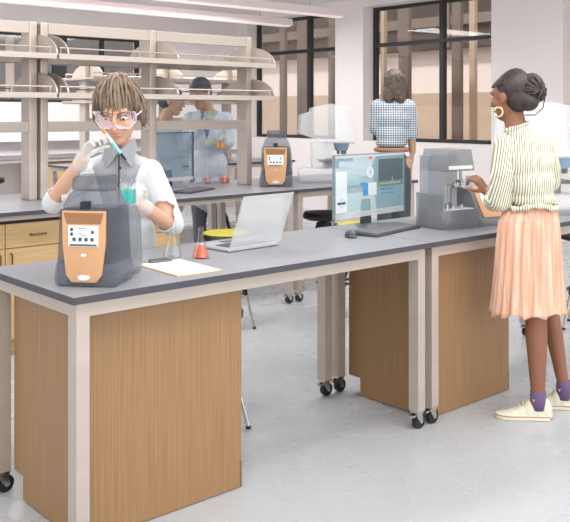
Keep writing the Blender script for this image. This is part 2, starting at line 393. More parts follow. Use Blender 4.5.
# second row: long bench with shelving and drawer cabinets
B2Y = 2.50
bench(-2.2, B2Y, 5.50, 1.15, T2, 'long grey-topped bench of the second row with drawers and shelves', legs=(0, 1), apr=.03)
bench(3.306, B2Y, 1.50, 1.15, T2, 'shorter bench end of the second row carrying the tall white microscope', legs=(0, 1), apr=.045)
def drawer_cab(x0, label):
    w = .885; d = .55; t = empty('drawer_cabinet', (x0, B2Y+.075, 0), label, 'cabinet')
    MB().box(0, w, .019, d, .1, .868).box(.01, w-.01, .07, d, .0, .1).build('carcass', M['wood_light'], t)
    for k in range(2):
        a = k*w/2+.003; b = (k+1)*w/2-.003
        dr = box('drawer', M['wood_light'], t, a, b, 0, .018, .69, .842)
        MB().tube([((a+b)/2-.055, 0, .765), ((a+b)/2-.05, -.022, .765), ((a+b)/2+.05, -.022, .765), ((a+b)/2+.055, 0, .765)], .005, 8).build('handle', M['handle'], dr)
        dr = box('door', M['wood_light'], t, a, b, 0, .018, .105, .684)
        hx = b-.035 if k == 0 else a+.035
        MB().tube([(hx, 0, .655), (hx, -.022, .65), (hx, -.022, .57), (hx, 0, .565)], .005, 8).build('handle', M['handle'], dr)
    box('gap_shade', M['black'], t, .001, w-.001, .002, .0185, .843, .867)  # black strip painting the shade of the gap between drawers and apron
    return t
drawer_cab(-.455, 'maple drawer cabinet at the left picture edge under the second-row bench')
drawer_cab(.432, 'maple drawer cabinet behind the nearest copper-fronted instrument, under the second-row bench')
drawer_cab(1.319, 'maple drawer cabinet at the right end of the cabinet run, behind the flasks')

def shelving(ys, zb, posts, spans, label, rails, half=.365, hstep=.16):
    """posts: left x of each; spans: shelf x ranges"""
    t = empty('bench_shelving', (0, ys, zb), label, 'shelving')
    for x in posts: MB().box(x, x+.06, -.07, .07, .001, 1.275, .012).build('post', M['frame'], t)
    for (a, b) in rails:
        for (z0, z1) in ((.485, .56), (1.19, 1.27)): MB().box(a, b, -.069, -.03, z0, z1, .003).build('rail', M['frame'], t)
    for (a, b) in spans:
        for z in (.755, 1.025):
            s = MB().box(a, b, -half, half, z-.022, z).box(a, b, -half-.012, -half, z-.03, z+.008, .002).box(a, b, half, half+.012, z-.03, z+.008, .002)
            s = s.build('shelf', M['frame'], t)
            g_ = MB()
            for yy in (-half+.03, half-.03):
                g_.tube([(a+.02, yy, z+.05), (b-.02, yy, z+.05)], .006, 6)
                n = max(2, int((b-a)/.5))
                for k in range(n+1): xx = a+.03+(b-a-.06)*k/n; g_.tube([(xx, yy, z), (xx, yy, z+.05)], .004, 6)
            g_.build('guard_rail', M['frame'], s)
    for x in posts:
        for z in (.756, 1.026):
            pts = [(half*math.cos(q), z+hstep*math.sin(q)) for q in [math.pi*k/24 for k in range(25)]]
            MB().prism(pts, 'x', x+.062, x+.074).build('end_bracket', M['frame'], t)
    return t
Y2 = 3.18
shelving(Y2, T2, [1.285, 1.37, 2.29, 3.262], [(-1.0, 1.345), (1.362, 3.33)], 'beige open shelving rising from the second-row bench, nearest of the shelf frames',
         [(-1.0, 1.284), (1.431, 2.289), (2.351, 3.261)])

# third row and the counter on the back wall
bench(3.3, 5.75, 2.9, 1.2, T2, 'grey bench of the third row behind the two men in lab coats', legs=(0, 1), apr=.045)
shelving(6.4, T2, [3.46, 4.55, 5.53], [(3.4, 5.62)], 'beige shelving further back on the third-row bench', [(3.521, 4.549), (4.611, 5.529)])
t = empty('side_counter', (1.0, 8.7, 0), 'grey counter along the back wall under the window', 'counter')
o = box('worktop', M['top'], t, 0, 6.6, 0, .655, .9, .925)
f = MB(); f.box(.02, 6.58, .02, .05, .85, .899); f.box(.02, 6.58, .6, .63, .85, .899)
f.build('apron_frame', M['frame'], t)
for xx in (1.35, 1.5, 3.05, 4.5, 6.4): box('leg', M['frame'], t, xx, xx+.06, .02, .08, 0, .849)
t2 = empty('base_cabinet', (4.05, 8.78, 0), 'small maple cabinet under the back wall counter', 'cabinet')
box('carcass', M['wood_light'], t2, 0, .9, .02, .5, .05, .84); box('drawer', M['wood_light'], t2, .01, .89, 0, .018, .6, .83)
MB().tube([(.38, 0, .72), (.38, -.02, .72), (.52, -.02, .72), (.52, 0, .72)], .005, 6).build('handle', M['handle'], t2)
box('door', M['wood_light'], t2, .01, .89, 0, .018, .06, .59)
t = empty('wall_cupboard', (1.6, 9.14, 1.13), 'low white ledge box above the back wall counter', 'cupboard')
box('carcass', M['white'], t, 0, 4.6, 0, .2, 0, .26); box('lid', M['lamp'], t, -.01, 4.61, -.02, .2, .261, .29)

# ---------------------------------------------------------------- stools
def stool(loc, seat_z, rz, label, r=.185, pad=True, legr=.20, yellow=True):
    t = empty('lab_stool', loc, label, 'stool', rz)
    MB().lathe([(0, 0), (r*.8, 0), (r, .015), (r+.003, .04), (r*.94, .065), (0, .065)], (0, 0, seat_z-.07), 32).build('seat', M['black'], t, True)
    if yellow: MB().lathe([(0, 0), (r*.84, 0), (r*.8, .008), (0, .011)], (0, 0, seat_z-.005), 32).build('seat_pad', M['yellow'], t, True)
    MB().lathe([(.03, 0), (.05, .02), (.05, .07), (.03, .1)], (0, 0, seat_z-.161), 16).build('hub', M['black_metal'], t, True)
    for k in range(4):
        a = math.pi/4+k*math.pi/2; c, s = math.cos(a), math.sin(a); q = lambda f_: (c*(.05+(legr-.05)*f_), s*(.05+(legr-.05)*f_), (seat_z-.1)*(1-f_)+.006)
        lg = MB().tube([q(.58), q(1)], .011, 10).build('leg', M['chrome'], t, True)
        MB().tube([q(0), q(.3), q(.33), q(.6)], [.014, .016, .021, .015], 10).build('sleeve', M['black_metal'], lg, True)
        MB().tube([q(.985), (q(1)[0], q(1)[1], 0)], .014, 10).build('foot', M['black'], lg, True)
    rr = .05+(legr-.05)*.55; ring = [(rr*math.cos(2*math.pi*k/28), rr*math.sin(2*math.pi*k/28), (seat_z-.1)*.45) for k in range(29)]
    MB().tube(ring, .008, 8, False).build('foot_ring', M['black_metal'], t, True)
    return t
stool((1.13, .74, 0), .60, math.radians(-93), 'tall stool whose black and chrome leg shows beside the nearest cabinet', legr=.19, r=.16)
stool((2.38, 2.24, 0), .69, 0, 'round stool with a yellow pad tucked in front of the second-row bench', r=.205)
stool((3.33, 1.82, 0), .71, 0, 'round black stool with yellow pad behind the monitor', r=.215)
stool((3.93, 2.85, 0), .67, .3, 'round black stool pushed under the second-row bench below the white microscope', yellow=False)
stool((4.0, 4.55, 0), .78, .2, 'black stool with a foot ring seen under the second-row bench', legr=.24, yellow=False)
stool((4.35, .55, 0), .70, .4, 'black stool beyond the bench at the right picture edge', yellow=False, r=.2)
stool((2.3, 6.3, 0), .86, .1, 'dark stool near the left picture edge behind the second row', r=.17, yellow=False)

# ---------------------------------------------------------------- copper-fronted instruments
def rheometer(loc, rz, label):
    t = empty('copper_front_analyser', loc, label, 'lab instrument', rz, 'copper-fronted analysers')
    # front is -y; body with a softly flared foot
    b = MB(); b.prism([(-.115, 0), (.115, 0), (.121, .03), (.115, .12), (.108, .283), (-.108, .283), (-.115, .12), (-.121, .03)], 'y', -.11, .10, .012); b.build('body', M['grey_i'], t, True)
    b = MB(); b.prism([(-.112, 0), (.112, 0), (.114, .06), (.108, .22), (.09, .27), (-.09, .27), (-.108, .22), (-.114, .06)], 'y', .101, .27, .02); b.build('rear_unit', M['grey_i2'], t, True)
    b = MB(); b.prism([(-.122, .002), (.122, .002), (.125, .03), (.119, .085), (-.119, .085), (-.125, .03)], 'y', -.118, .104, .008); b.build('base_skirt', M['grey_i2'], t, True)
    p = MB(); pts = [(-.088, .279), (.088, .279), (.086, .16), (.072, .045), (.05, .018), (-.05, .018), (-.072, .045), (-.086, .16)]
    p.prism(pts, 'y', -.132, -.119, .004); pan = p.build('front_panel', M['copper'], t, True)
    p = MB(); p.prism([(-.08, .272), (.08, .272), (.068, .232), (-.068, .232)], 'y', -.1345, -.1322); p.build('panel_lip', M['copper_dark'], pan)
    s = MB(); s.box(-.060, .060, -.1375, -.1325, .150, .226, .002); scr = s.build('touchscreen', M['ui'], pan)
    k = MB()
    for i in range(4): k.lathe([(0, 0), (.008, 0), (.008, .001), (0, .001)], seg=12, m=Matrix.Translation((-.036+i*.024, -.1378, .176)) @ Matrix.Rotation(math.pi/2, 4, 'X'))
    for (x, z) in ((-.046, .212), (-.046, .195), (.038, .203)): k.lathe([(0, 0), (.007, 0), (.007, .001), (0, .001)], seg=12, m=Matrix.Translation((x, -.1378, z)) @ Matrix.Rotation(math.pi/2, 4, 'X'))
    for (x0, x1, z0, z1) in ((-.055, .055, .152, .159), (-.02, .012, .214, .217), (-.012, .01, .207, .209), (-.025, .0, .197, .199), (-.012, .014, .190, .192)): k.box(x0, x1, -.1386, -.1377, z0, z1)
    k.build('screen_icons', M['ui_dark'], scr)
    MB().lathe([(0, 0), (.012, 0), (.010, .003), (0, .003)], seg=16, sx=1, sy=.5, m=Matrix.Translation((0, -.1325, .118)) @ Matrix.Rotation(math.pi/2, 4, 'X')).build('button', M['badge'], pan, True)
    MB().lathe([(0, 0), (.026, 0), (.023, .003), (0, .003)], seg=20, sy=.42, m=Matrix.Translation((0, -.1325, .036)) @ Matrix.Rotation(math.pi/2, 4, 'X')).build('badge', M['badge'], pan, True)
    # collar and square tower on top
    def frust(w0, w1, z0, z1, d0, d1, yc=0):
        q = bmesh.new(); v = [q.verts.new((sx*w, yc+sy*d, z)) for (w, d, z) in ((w0, d0, z0), (w1, d1, z1)) for (sx, sy) in ((-1, -1), (1, -1), (1, 1), (-1, 1))]
        q.faces.new(v[:4][::-1]); q.faces.new(v[4:])
        for i in range(4): q.faces.new((v[i], v[(i+1) % 4], v[4+(i+1) % 4], v[4+i]))
        bmesh.ops.recalc_face_normals(q, faces=q.faces)
        bmesh.ops.bevel(q, geom=q.edges[:], offset=.006, segments=2, affect='EDGES'); return q
    MB().add(frust(.105, .078, .284, .345, .095, .075)).build('collar', M['grey_i2'], t, True)
    MB().add(frust(.074, .070, .346, .402, .072, .066)).build('furnace_tower', M['grey_i'], t, True)
    MB().box(-.016, .016, -.128, -.09, .286, .312, .003).build('latch', M['black_metal'], t)
    return t
r1 = rheometer((.205, .215, T1), math.radians(-50), 'large dark grey analyser with copper front and touchscreen, closest in the picture'); r1.scale = (.95, .9, 1)
r2 = copy_tree(r1); r2.scale = (1.1, 1.1, 1.18); r2.location = (3.42, 2.90, T2); r2.rotation_euler.z = math.radians(-44)
r2['label'] = 'small distant dark grey analyser with copper front, on the second-row bench by the window'

# grey mechanical analyser at the woman
t = empty('grey_analyser', (2.315, .225, T1), 'pewter grey analyser with open sample chamber and angled copper console', 'lab instrument', math.radians(-9)); t.scale = (.8, .68, 1)
b = MB(); b.box(0, .31, 0, .32, 0, .105, .006); b.build('base', M['grey_d'], t, True)
b = MB(); b.box(-.006, .02, .05, .34, .004, .19, .006); b.build('side_cover', M['grey_d'], t, True)
b = MB(); b.box(.021, .30, .23, .335, .106, .40, .008); b.build('back_column', M['grey_d2'], t, True)
b = MB(); b.prism([(.03, .315), (.30, .315), (.29, .36), (.27, .435), (.06, .435), (.03, .36)], 'y', .03, .33, .008); b.build('hood', M['grey_d'], t, True)
box('hood_strip', M['badge'], t, .055, .275, .024, .031, .325, .345, .002)
for nm, x0 in (('chamber_wall', .022),): box(nm, M['grey_d2'], t, x0, x0+.02, .05, .229, .106, .314, .003)
def cyl(name, mt, p, a, b_, r, seg=20): return MB().tube([a, b_], r, seg).build(name, mt, p, True)
cyl('sample_furnace', M['cyl'], t, (.10, .12, .14), (.10, .12, .24), .036)
cyl('sample_furnace', M['cyl'], t, (.19, .15, .106), (.19, .15, .215), .032)
cyl('furnace_cap', M['yellow'], t, (.10, .12, .241), (.10, .12, .247), .02)
cyl('drive_rod', M['steel'], t, (.10, .12, .106), (.10, .12, .139), .012)
cyl('drive_rod', M['steel'], t, (.24, .12, .22), (.24, .12, .315), .012)
b = MB(); b.box(.21, .30, .08, .14, .235, .262, .003).box(.16, .20, .09, .12, .225, .25, .003).tube([(.15, .1, .24), (.31, .1, .24)], .008, 8); b.build('sample_clamp', M['steel'], t, True)
b = MB(); b.box(.285, .325, .05, .12, .225, .285, .004); b.build('clamp_head', M['white_i2'], t)
b = MB(); b.tube([(.07, .06, .106), (.07, .06, .135)], .014, 12).tube([(.13, .07, .106), (.13, .07, .125)], .018, 12).tube([(.20, .06, .106), (.20, .06, .13)], .012, 12); b.build('adjuster_knob', M['steel'], t, True)
box('sample_tray', M['badge'], t, .03, .28, .02, .22, .1055, .1095)
c = MB(); c.prism([(0, 0), (.32, 0), (.32, .21), (.2, .215), (.09, .19), (0, .05)], 'x', .312, .345, .006); con = c.build('console', M['grey_d'], t, True)
c = MB(); c.prism([(.0, 0), (.30, 0), (.30, .21), (.13, .21), (0, .04)], 'x', .346, .56, .008); c.build('console_body', M['grey_d'], con, True)
ang = math.atan2(.17, .13)
Mx = Matrix.Translation((.445, .062, .128)) @ Matrix.Rotation(ang, 4, 'X')
c = MB(); c.prism([(-.085, -.105), (.085, -.105), (.095, -.06), (.098, .105), (-.098, .105), (-.095, -.06)], 'z', .006, .016, .004, m=Mx); cp = c.build('copper_panel', M['copper'], t, True)
c = MB(); c.box(-.06, .06, -.01, .085, .017, .021, m=Mx); scn = c.build('touchscreen', M['ui'], cp)
c = MB(); 
for (x, y) in ((-.02, .05), (.02, .05), (-.02, .015), (.02, .015)): c.box(x-.011, x+.011, y-.008, y+.008, .0215, .0225, m=Mx)
c.build('screen_icons', M['ui_dark'], scn)
MB().lathe([(0, .017), (.022, .017), (.019, .02), (0, .02)], seg=16, sy=.45, m=Mx @ Matrix.Translation((0, -.06, 0))).build('badge', M['badge'], cp, True)

# tall white microscopes
def microscope(loc, rz, label, sc_=1):
    t = empty('white_microscope', loc, label, 'lab instrument', rz, 'tall white measuring microscopes'); t.scale = (sc_, sc_, sc_)
    # front is -x (local), overhang towards +x ; profile lies in x/z
    MB().prism([(-.26, 0), (.27, 0), (.27, .085), (.22, .12), (-.2, .13), (-.26, .1)], 'y', -.17, .17, .014).build('base', M['white_i'], t, True)
    MB().box(-.14, .05, -.12, .12, .131, .36, .012).build('column', M['white_i'], t, True)
    MB().prism([(-.26, .44), (-.05, .362), (.22, .362), (.245, .39), (.20, .66), (.165, .675), (.02, .705), (-.15, .665), (-.155, .63), (-.245, .60)], 'y', -.15, .15, .012).build('head', M['white_i'], t, True)
    MB().box(-.02, .235, -.155, .155, .352, .3615, .003).build('head_plate', M['white_i2'], t)
    MB().lathe([(0, 0), (.05, 0), (.06, .01), (.07, .055), (.075, .07), (0, .07)], (.13, 0, .281), 28).build('lens_collar', M['blue_lens'], t, True)
    ob = MB()
    for k in range(5): a = 2*math.pi*k/5; ob.tube([(.13+.035*math.cos(a), .035*math.sin(a), .281), (.13+.035*math.cos(a), .035*math.sin(a), .25)], .011, 10)
    ob.build('objective', M['dark_i'], t, True)
    MB().box(-.08, .22, -.13, .13, .19, .2, .002).box(.0, .14, -.1, .1, .201, .215, .003).box(-.02, .03, -.14, -.1, .17, .21, .003).tube([(.14, -.11, .205), (.22, -.11, .215)], .008, 8).build('stage', M['dark_i'], t)
    MB().box(-.03, .1, -.09, .09, .131, .189, .004).build('stage_riser', M['dark_i'], t)
    MB().box(.198, .206, -.02, .02, .52, .525).build('badge', M['ui_dark'], t)
    return t
m1 = microscope((4.02, 2.90, T2), math.radians(-38), 'translucent white microscope with light blue lens collar, on the second-row bench behind the monitor')
m2 = copy_tree(m1); m2.location = (3.45, .36, T1); m2['label'] = 'translucent white microscope at the right picture edge behind the woman'

# ---------------------------------------------------------------- monitors, laptop, keyboards
def monitor(loc, rz, label, w=.60, h=.37, ui=True, scr='screen'):
    t = empty('monitor', loc, label, 'monitor', rz)
    z0 = .055; b = MB(); th = .022
    b.box(-w/2, w/2, -.008, .008, z0+.03, z0+h, .003); p = b.build('screen_panel', M[scr], t)
    f = MB(); f.box(-w/2-.004, -w/2, -.01, .01, z0, z0+h+.004); f.box(w/2, w/2+.006, -.01, .01, z0, z0+h+.004); f.box(-w/2, w/2, -.01, .01, z0+h, z0+h+.006)
    f.build('bezel', M['bezel_dark'] if not ui else M['bezel'], t)
    box('chin', M['bezel_w'], t, -w/2, w/2, -.011, .011, z0, z0+.029, .002)
    s = MB(); s.prism([(-.05, .002), (.05, .002), (.035, z0+.09), (-.035, z0+.09)], 'y', .024, .036, .003); s.build('stand_neck', M['bezel_dark'], t)
    s = MB(); s.prism([(-.16, -.05), (-.12, -.07), (.0, .02), (.12, -.07), (.16, -.05), (.05, .07), (-.05, .07)], 'z', 0, .008, .002); s.build('stand_foot', M['bezel'], t)
    if ui:
        def patch(n, mt, x0, x1, a, b_, par=p, y=-.0095): return MB().box(x0, x1, y, y+.001, a, b_).build(n, M[mt], par)
        L, R, B, Tt = -w/2, w/2, z0+.03, z0+h
        patch('title_bar', 'bezel_w', L, R, Tt-.012, Tt)
        patch('title_tab', 'screen_r', -.02, .01, Tt-.026, Tt-.014)
        patch('side_menu', 'screen_w', L+.004, L+.10, B+.004, B+.23)
        patch('plot_area', 'screen_k', .07, R-.01, Tt-.155, Tt-.03); patch('plot_base', 'screen_g', .07, R-.01, Tt-.185, Tt-.156)
        patch('blue_tile', 'screen_b', -.075, -.03, B+.085, B+.155); patch('white_tile', 'screen_w', -.027, .05, B+.085, B+.155)
        q = MB(); q.lathe([(0, 0), (.032, 0), (.032, .001), (0, .001)], seg=24, m=Matrix.Translation((-.01, -.009, Tt-.10)) @ Matrix.Rotation(math.pi/2, 4, 'X')); q.build('dial', M['screen_w'], p)
        q = MB(); q.box(-.026, .006, -.0115, -.0105, Tt-.102, Tt-.098).box(-.012, -.008, -.0115, -.0105, Tt-.117, Tt-.083); q.build('dial_cross', M['screen_b'], p)
        q = MB()
        for i in range(4): q.box(.10+i*.032, .124+i*.032, -.0095, -.0085, B+.085, B+.092); q.box(.10+i*.032, .124+i*.032, -.0095, -.0085, B+.108, B+.118)
        q.build('status_lights', M['screen_b'], p); patch('menu_button', 'screen_b', -.10, -.06, Tt-.165, Tt-.155)
        q = MB(); q.box(L+.018, L+.085, -.0112, -.0102, B+.052, B+.062)
        for i in range(8):
            a = math.pi*(i+.5)/4; q.box(.014, .028, -.0110, -.0101, -.0008, .0008, m=Matrix.Translation((L+.052, 0, B+.057)) @ Matrix.Rotation(-a, 4, 'Y'))
        q.build('corner_logo', M['ui_dark'], p)
        q = MB()
        for i in range(30): hh = .006+.01*random.random()+(.03 if i == 18 else 0); q.box(.078+i*.0068, .080+i*.0068, -.0112, -.0102, Tt-.176, Tt-.176+hh)
        q.build('plot_curve', M['screen_w'], p)
    return t
monitor((2.19, .66, T1), math.radians(6), 'see-through monitor with pale teal software windows on the bench before the woman', .64, .345)
monitor((2.62, 3.32, T2), math.radians(8), 'blue-grey monitor on the second-row bench behind the lab-coated man', 50e-2, .40, False, 'screen_d')
def keyboard(c, rz, L, W, label, T):
    t = empty('keyboard', (c[0], c[1], T), label, 'keyboard', rz)
    MB().prism([(-W/2, 0), (W/2, 0), (W/2, .018), (-W/2, .010)], 'x', -L/2, L/2, .002).build('base', M['kb'], t)
    k = MB(); ny, nx = 5, 16
    for j in range(ny):
        for i in range(nx):
            x = -L/2+.012+i*(L-.024)/nx; y = -W/2+.01+j*(W-.02)/ny; z = .011+.008*(y+W/2)/W
            k.box(x+.0015, x+(L-.024)/nx-.0015, y+.0015, y+(W-.02)/ny-.0015, z, z+.006)
    o = k.build('keys', mat('slate_keys', '#6a6b6d', .5), t); o['kind'] = 'stuff'; return t
keyboard((2.06, .42), math.radians(12), .47, .165, 'charcoal keyboard in front of the see-through monitor', T1)
keyboard((2.58, 2.93), math.radians(28), .44, .16, 'dark keyboard on the second-row bench beside the man in the lab coat', T2)
t = empty('mouse', (1.765, .395, T1), 'small black computer mouse left of the keyboard', 'mouse', math.radians(-35))
MB().lathe([(0, 0), (.028, 0), (.031, .008), (.026, .024), (.012, .034), (0, .036)], sx=1, sy=1.75, seg=24).build('shell', M['kb'], t, True)
MB().tube([(0, -.030, .031), (0, -.018, .036)], .004, 8).build('wheel', M['clip'], t)
MB().box(-.012, .012, -.05, -.046, .006, .012).build('front_edge', M['badge'], t)

t = empty('laptop', (.99, .41, T1), 'open silver laptop seen from behind its see-through lid', 'laptop', math.radians(3))
b = MB().box(0, .315, 0, .23, .003, .017, .004); ba = b.build('base', M['laptop2'], t)
k = MB()
for j in range(5):
    for i in range(13): k.box(.025+i*.0205, .043+i*.0205, .03+j*.021, .048+j*.021, .0175, .0185)
kk = k.build('keys', M['keys'], ba); kk['kind'] = 'stuff'
box('trackpad', M['clip'], ba, .11, .2, .15, .21, .0172, .0178)
Ml = Matrix.Translation((.0, -.004, .02)) @ Matrix.Rotation(math.radians(22), 4, 'X')
l = MB().box(0, .315, -.004, .004, .004, .26, .003, m=Ml).build('lid', M['laptop'], t)
MB().box(.01, .305, .0045, .0052, .012, .252, m=Ml).build('display', M['laptop'], l)
MB().box(.26, .30, .0, .20, 0, .003).box(.02, .06, 0, .2, 0, .003).build('feet', M['black'], t)

# ---------------------------------------------------------------- clipboard and glassware
t = empty('clipboard', (.60, .245, T1), 'tan clipboard holding a blank white sheet on the nearest bench', 'clipboard', math.radians(-3))
box('board', M['board'], t, -.105, .105, -.17, .165, 0, .004, .001)
MB().box(-.096, .099, -.163, .145, .0042, .0052).build('sheet', M['paper'], t)
MB().box(-.05, .05, .128, .16, .0055, .012, .002).tube([(-.045, .158, .014), (.045, .158, .014)], .006, 10).build('clip', M['clip'], t)
def flask(loc, label, R, Hh, liq, level, name='erlenmeyer_flask', parent=None):
    t = empty(name, loc, label, 'flask')
    nr = R*.32; prof = [(0, .0008), (R*.96, .0008), (R, R*.1), (R*.9, Hh*.18), (nr, Hh*.66), (nr, Hh*.97), (nr*1.2, Hh), (nr*1.05, Hh), (nr*.86, Hh*.96), (nr*.86, Hh*.66), (R*.86, Hh*.18), (R*.94, R*.12), (R*.9, .004), (0, .004)]
    MB().lathe(prof, seg=28).build('glass_body', M['glass'], t, True)
    if liq:
        rr = R*.9+(nr-R*.9)*max(0, (level-.18))/.48
        MB().lathe([(0, .0045), (R*.86, .0045), (R*.92, R*.14), (R*.84, Hh*.18), (rr*.9, Hh*level), (0, Hh*level)], seg=28).build('liquid', M[liq], t, True)
    return t
flask((.735, .482, T1), 'empty clear conical flask standing behind the clipboard', .045, .16, None, 0)
flask((.815, .385, T1), 'clear flask with orange liquid between clipboard and laptop', .038, .135, 'orange', .38)
flask((3.14, 3.52, T2), 'far flask with pinkish liquid, beside the blue-grey monitor', .046, .16, 'pink', .27)
flask((3.27, 3.43, T2), 'far flask with orange liquid, left of the shelf post', .046, .17, 'orange', .27)

# ---------------------------------------------------------------- people
def frame(x0, D):
    """point maker for a figure standing at distance D: picture column/row and extra depth dv -> local metres"""
    u0 = (x0-CX)/FPX*D
    return lambda x, y, dv=0.: V(((x-CX)/FPX*(D+dv)-u0, dv, EYE-(y-HY)/FPX*(D+dv)))
def ground(x0, D):
    u = (x0-CX)/FPX; return (CAM[0]+D*(S_*u+C_), CAM[1]+D*(-C_*u+S_), 0)
def hmat(c, k, yaw, pitch=0, roll=0):
    """head frame: local +y = face direction; yaw 0 = looking away from camera"""
    return Matrix.Translation(c) @ Matrix.Rotation(yaw, 4, 'Z') @ Matrix.Rotation(pitch, 4, 'X') @ Matrix.Rotation(roll, 4, 'Y') @ Matrix.Scale(k, 4)
def head_into(b, H):
    """skull, jaw, nose, ears added to the body volume; unit head about .235 tall"""
    def E(c, r, rx=0): 
        t = bmesh.new(); bmesh.ops.create_uvsphere(t, u_segments=18, v_segments=12, radius=1)
        b.add(t, H @ Matrix.Translation(V(c)) @ Matrix.Rotation(rx, 4, 'X') @ Matrix.Diagonal((*r, 1)))
    E((0, -.012, .025), (.074, .094, .088)); E((0, .022, -.03), (.060, .062, .078)); E((0, .048, -.088), (.030, .030, .025))
    E((0, .03, -.065), (.046, .048, .04)); E((0, .072, .028), (.05, .018, .022))
    E((0, .092, -.012), (.010, .016, .026), -.35); E((0, .101, -.030), (.014, .013, .010))
    for s in (-1, 1): E((s*.036, .070, -.022), (.022, .016, .02)); E((s*.076, -.006, -.008), (.008, .017, .030), .2)
    E((0, .082, -.058), (.024, .012, .010))
def face_parts(par, H, lip, es=1.0):
    for s in (-1, 1):
        e = MB(); t = bmesh.new(); bmesh.ops.create_uvsphere(t, u_segments=14, v_segments=10, radius=1); e.add(t, H @ Matrix.Translation((s*.031, .0765-.035*(1-es), .004)) @ Matrix.Diagonal((.0140*es, .0085*es, .0058*es, 1)))
        o = e.build('eye', M['eye'], par, 'all')
        e = MB(); t = bmesh.new(); bmesh.ops.create_uvsphere(t, u_segments=12, v_segments=8, radius=1); e.add(t, H @ Matrix.Translation((s*.031, .0845-.05*(1-es), .003)) @ Matrix.Diagonal((.0052, .0035, .0052, 1)))
        e.build('iris', M['iris'], o, 'all')
    e = MB()
    for z, r in ((-.0545, .005), (-.0625, .006)):
        e.tube([H @ V((x, .090-abs(x)*.35, z+abs(x)*.05)) for x in (-.023, -.012, 0, .012, .023)], [r*.3, r*.9, r, r*.9, r*.3], 8)
    e.build('mouth', M[lip], par, 'all')
def brows(par, H, mt):
    e = MB()
    for s in (-1, 1): e.tube([H @ V((s*x, y, z)) for x, y, z in ((.014, .090, .024), (.03, .088, .031), (.05, .074, .026))], [.003, .0042, .002], 6)
    e.build('eyebrows', mt, par, 'all')
def hand_into(b, wrist, palm_dir, palm_n, k=1, curl=.6, side=1, spread=.12, thumb=1.0):
    """palm plus five curled fingers; palm_n = direction the palm faces, side picks where the thumb leaves"""
    d = V(palm_dir).normalized(); n = V(palm_n); n = (n-d*n.dot(d)).normalized(); a = d.cross(n)*side
    w = V(wrist); P = lambda x, y, z: w+(a*x+d*y+n*z)*k
    for x in (-.028, -.01, .01, .028): b.cap(P(x*.6, .012, 0), .014*k, P(x, .075, 0), .0125*k, 8)
    for i, (x, L) in enumerate(((.031, .070), (.0105, .078), (-.0105, .073), (-.031, .057))):
        p = P(x, .08, 0); ang = spread*(x/.03); c = curl*.5; 
        for s, (f, r) in enumerate(((.45, .0088), (.31, .008), (.24, .0072))):
            v = (d*math.cos(c)+n*math.sin(c)+a*math.sin(ang)).normalized(); q = p+v*L*f*k; b.cap(p, r*k, q, (r-.0006)*k, 8); p = q; c += curl
    p = P(.026, .02, .006); v = (a*.75+d*.6+n*.35*thumb).normalized(); q = p+v*.040*k; b.cap(p, .0125*k, q, .0105*k, 8)
    v = (a*.3+d*.75+n*.6*thumb).normalized(); q2 = q+v*.030*k; b.cap(q, .010*k, q2, .009*k, 8); v = (d*.7+n*.8*thumb-a*.1).normalized(); b.cap(q2, .009*k, q2+v*.022*k, .0078*k, 8)
def folds(m, sc_=9, st=.5, d=.03):
    n, l, b = nodes(m); t = n.new('ShaderNodeTexNoise'); t.inputs['Scale'].default_value = sc_; t.inputs['Detail'].default_value = 2; t.inputs['Distortion'].default_value = 1.2
    l.new(coords(m, (1, 1, .45), (.3, .5, 0)), t.inputs['Vector']); bump(m, t.outputs[0], st, d)
for k_ in ('blouse', 'coat', 'coat_b', 'plaid'): folds(M[k_])
def hair_strands(b, pts_list, r):
    for pts in pts_list: b.tube(pts, [r*(1-.6*abs(2*i/(len(pts)-1)-1)**2) for i in range(len(pts))], 6)
def leg_into(b, hip, knee, ankle, k=1):
    hip, knee, ankle = V(hip), V(knee), V(ankle); q = knee+(ankle-knee)*.3+V((0, 0, 0))
    b.chain((hip, .085*k), (knee, .053*k), (q, .052*k), (ankle, .034*k))
def shoe(par, ankle, toe_dir, L, low, up, soleM, laces=True, k=1):
    """low shoe on the ground below ankle; toe_dir is horizontal"""
    d = V((toe_dir[0], toe_dir[1], 0)).normalized(); a = V((-d.y, d.x, 0)); o = V((ankle[0], ankle[1], 0))-d*.055*k
    Mt = Matrix(((d.x, a.x, 0, o.x), (d.y, a.y, 0, o.y), (0, 0, 1, 0), (0, 0, 0, 1))) @ Matrix.Scale(k, 4)
    hw = [(0, .028), (.03, .034), (.09, .033), (.15, .040), (.2, .044), (.24, .036), (.268, .015)]
    def outline(g): return [(x*L/.268-(g if x == 0 else 0), -(w+g)) for x, w in hw]+[(x*L/.268, (w+g)) for x, w in reversed(hw)]
    s = MB().prism(outline(.004), 'z', .002, .026, .004, m=Mt).build('sole', soleM, par, True)
    MB().prism(outline(.0062), 'z', .018, .0235, m=Mt).build('sole_stripe', M['foxing'] if laces else soleM, s)
    u = MB()
    for x, w, h in ((.02, .034, .104), (.06, .038, .102), (.10, .036, .090), (.14, .035, .062), (.18, .038, .046), (.215, .036, .036), (.24, .026, .03)):
        t = bmesh.new(); bmesh.ops.create_uvsphere(t, u_segments=14, v_segments=10, radius=1)
        u.add(t, Mt @ Matrix.Translation((x*L/.268, 0, .024)) @ Matrix.Diagonal((.038, w*1.02, h-.02, 1)))
    o_ = u.blob('shoe_upper', up, par, voxel=.006, smooth=5, cut=lambda c: c.z < .016)
    if laces:
        l = MB()
        for i in range(5):
            x = .088+i*.022; z = .108-.0125*i; l.tube([Mt @ V((x*L/.268, y, z+.002-abs(y)*.35)) for y in (-.022, -.011, 0, .011, .022)], .0028, 6)
        l.tube([Mt @ V(p) for p in ((.085, 0, .112), (.07, .025, .118), (.082, .038, .1), (.088, 0, .112), (.095, -.032, .110), (.08, -.036, .1))], .0025, 6)
        l.build('laces', M['lace'], o_)
    return s

